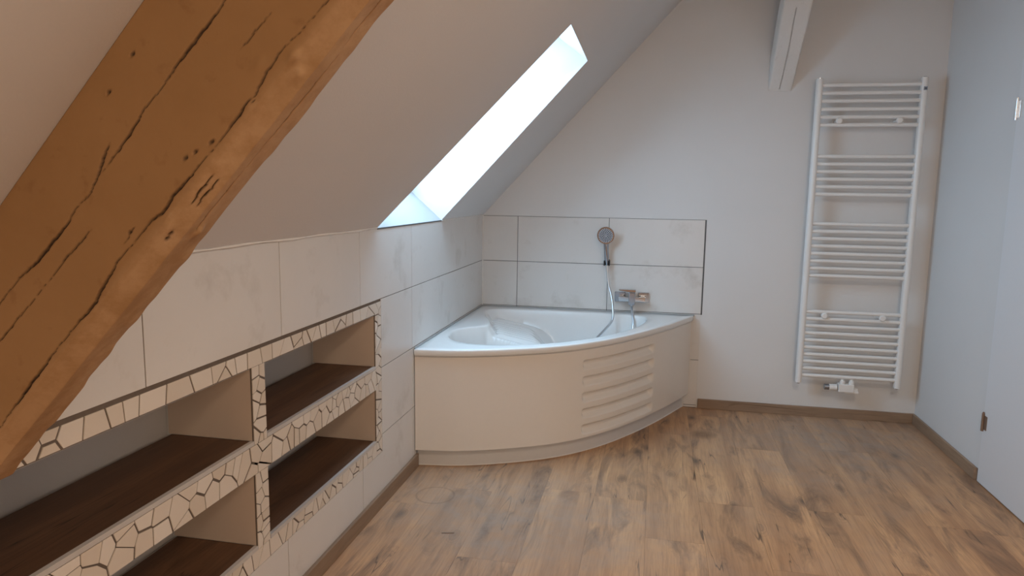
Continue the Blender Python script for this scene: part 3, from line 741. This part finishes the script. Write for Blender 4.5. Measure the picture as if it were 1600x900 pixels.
b = MB(); b.prism([(0.918, 0.760), (0.921, 0.766), (1.026, 0.766), (1.026, 0.750), (0.985, 0.750)], lambda p: (p[0], -0.088, p[1]), lambda p: (p[0], -0.040, p[1])); b.build('lever', mat_chrome, mx_, bevel=0.0015)
MB().tube([(1.003, -0.058, 0.668), (1.003, -0.058, 0.648)], 0.0105, 14).build('outlet', mat_chrome, mx_, smooth=True)

# ------------------------------------------------------------ towel radiator
rad = tag(empty('towel_radiator', (2.315, -0.06, 0.235)), 'tall white ladder towel radiator hung on the back wall', 'radiator')
RX0, RX1 = 2.034, 2.592
for x_ in (RX0, RX1):
    b = MB(); sec = []
    for q in range(17): a = math.pi * q / 16; sec.append((x_ - 0.0175 * math.cos(a), -0.098 - 0.016 * math.sin(a)))
    sec += [(x_ + 0.0175, -0.078), (x_ - 0.0175, -0.078)]
    b.prism(sec, lambda p: (p[0], p[1], 0.246), lambda p: (p[0], p[1], 2.044)); r_ = b.build('side_rail', mat_enamel, rad, smooth=True)
    for z0, z1 in ((0.238, 0.246), (2.044, 2.050)):
        MB().prism([(x_ + (p[0] - x_) * 0.97, -0.096 + (p[1] + 0.096) * 0.97) for p in sec], lambda p: (p[0], p[1], z0), lambda p: (p[0], p[1], z1)).build('end_cap', mat_enamel, r_, smooth=True)
    MB().tube([(x_, -0.096, 2.050), (x_, -0.096, 2.054)], 0.009, 14).build('plug', mat_dchrome, r_)
    MB().tube([(x_, -0.096, 0.238), (x_, -0.096, 0.232)], 0.009, 14).build('plug', mat_dchrome, r_)
b = MB(); b.tube([(0, 0, 0), (RX1 - RX0 - 0.028, 0, 0)], 0.0112, 14); bar_me = mesh('bar', b.v, b.f, True); bar_me.set_sharp_from_angle(angle=1); bar_me.materials.append(mat_enamel)
zs = [2.013, 1.968, 1.923, 1.877, 1.832, 1.787, 1.607, 1.562, 1.518, 1.474, 1.430, 1.386, 1.211, 1.167, 1.123, 1.079, 1.034, 0.989, 0.945, 0.901, 0.681, 0.637, 0.593, 0.549, 0.505, 0.461, 0.417, 0.373, 0.329, 0.285]
for z in zs:
    o = bpy.data.objects.new('bar', bar_me); COL.objects.link(o); o.parent = rad
    o.location = Vector((RX0 + 0.014, -0.094, z)) - Vector(rad.location)
for x_, z_ in ((2.152, 1.810), (2.475, 1.810), (2.152, 0.659), (2.475, 0.659)):
    b = MB(); b.tube([(x_, -0.001, z_), (x_, -0.006, z_), (x_, -0.006, z_), (x_, -0.1, z_), (x_, -0.1, z_), (x_, -0.112, z_), (x_, -0.118, z_)], [0.018, 0.018, 0.009, 0.009, 0.0185, 0.0185, 0.013], 20); b.build('wall_bracket', mat_enamel, rad, smooth=True)
b = MB(); b.box(2.583, 2.602, -0.1185, -0.112, 1.976, 1.996); v_ = b.build('vent_valve', mat_dchrome, rad, bevel=0.001); MB().box(2.587, 2.598, -0.1205, -0.118, 1.981, 1.991).build('vent_key_slot', mat_face, v_)
# valve block below the bars
vb = MB().box(2.262, 2.350, -0.118, -0.066, 0.196, 0.246).build('valve_block', mat_enamel, rad, bevel=0.004)
MB().tube([(2.335, -0.092, 0.206), (2.374, -0.092, 0.206)], [0.019, 0.014], 16).build('valve_cap', mat_enamel, vb, smooth=True)
MB().box(2.30, 2.378, -0.112, -0.07, 0.190, 0.204).build('valve_base', mat_enamel, vb, bevel=0.003)
for x_ in (2.285, 2.337):
    MB().tube([(x_, -0.1, 0.240), (x_, -0.1, 0.255), (x_, -0.1, 0.268)], [0.013, 0.0165, 0.011], 14).build('union_nut', mat_enamel, vb, smooth=True)
    MB().tube([(x_, -0.092, 0.255), (x_, -0.092, 0.285)], 0.008, 12).build('connecting_pipe', mat_enamel, vb, smooth=True)
kn = [(2.212 + 0.0062 * i, 0.019 + 0.0012 * (i % 2)) for i in range(8)]
MB().tube([(x_, -0.092, 0.219) for x_, r in kn], [r for x_, r in kn], 18).build('knurled_ring', mat_enamel, vb, smooth=True)
MB().tube([(2.183, -0.092, 0.219), (2.186, -0.092, 0.219), (2.213, -0.092, 0.219)], [0.014, 0.018, 0.018], 18).build('chrome_spindle', mat_dchrome, vb, smooth=True)
for x_ in (2.285, 2.337): MB().tube([(x_, -0.066, 0.215), (x_, -0.001, 0.215)], 0.009, 12).build('supply_pipe', mat_enamel, vb, smooth=True)

# tiny bits lying about on the floor
sc = MB(); sc.prism([(0.335, -2.0), (0.383, -1.988), (0.384, -1.982), (0.336, -1.992)], lambda p: (p[0], p[1], 0.0002), lambda p: (p[0], p[1], 0.0022))
tag(sc.build('wood_splinter', mat_hinge), 'short dark wooden splinter lying on the floor in front of the tub', 'splinter')
bpy.context.view_layer.update()
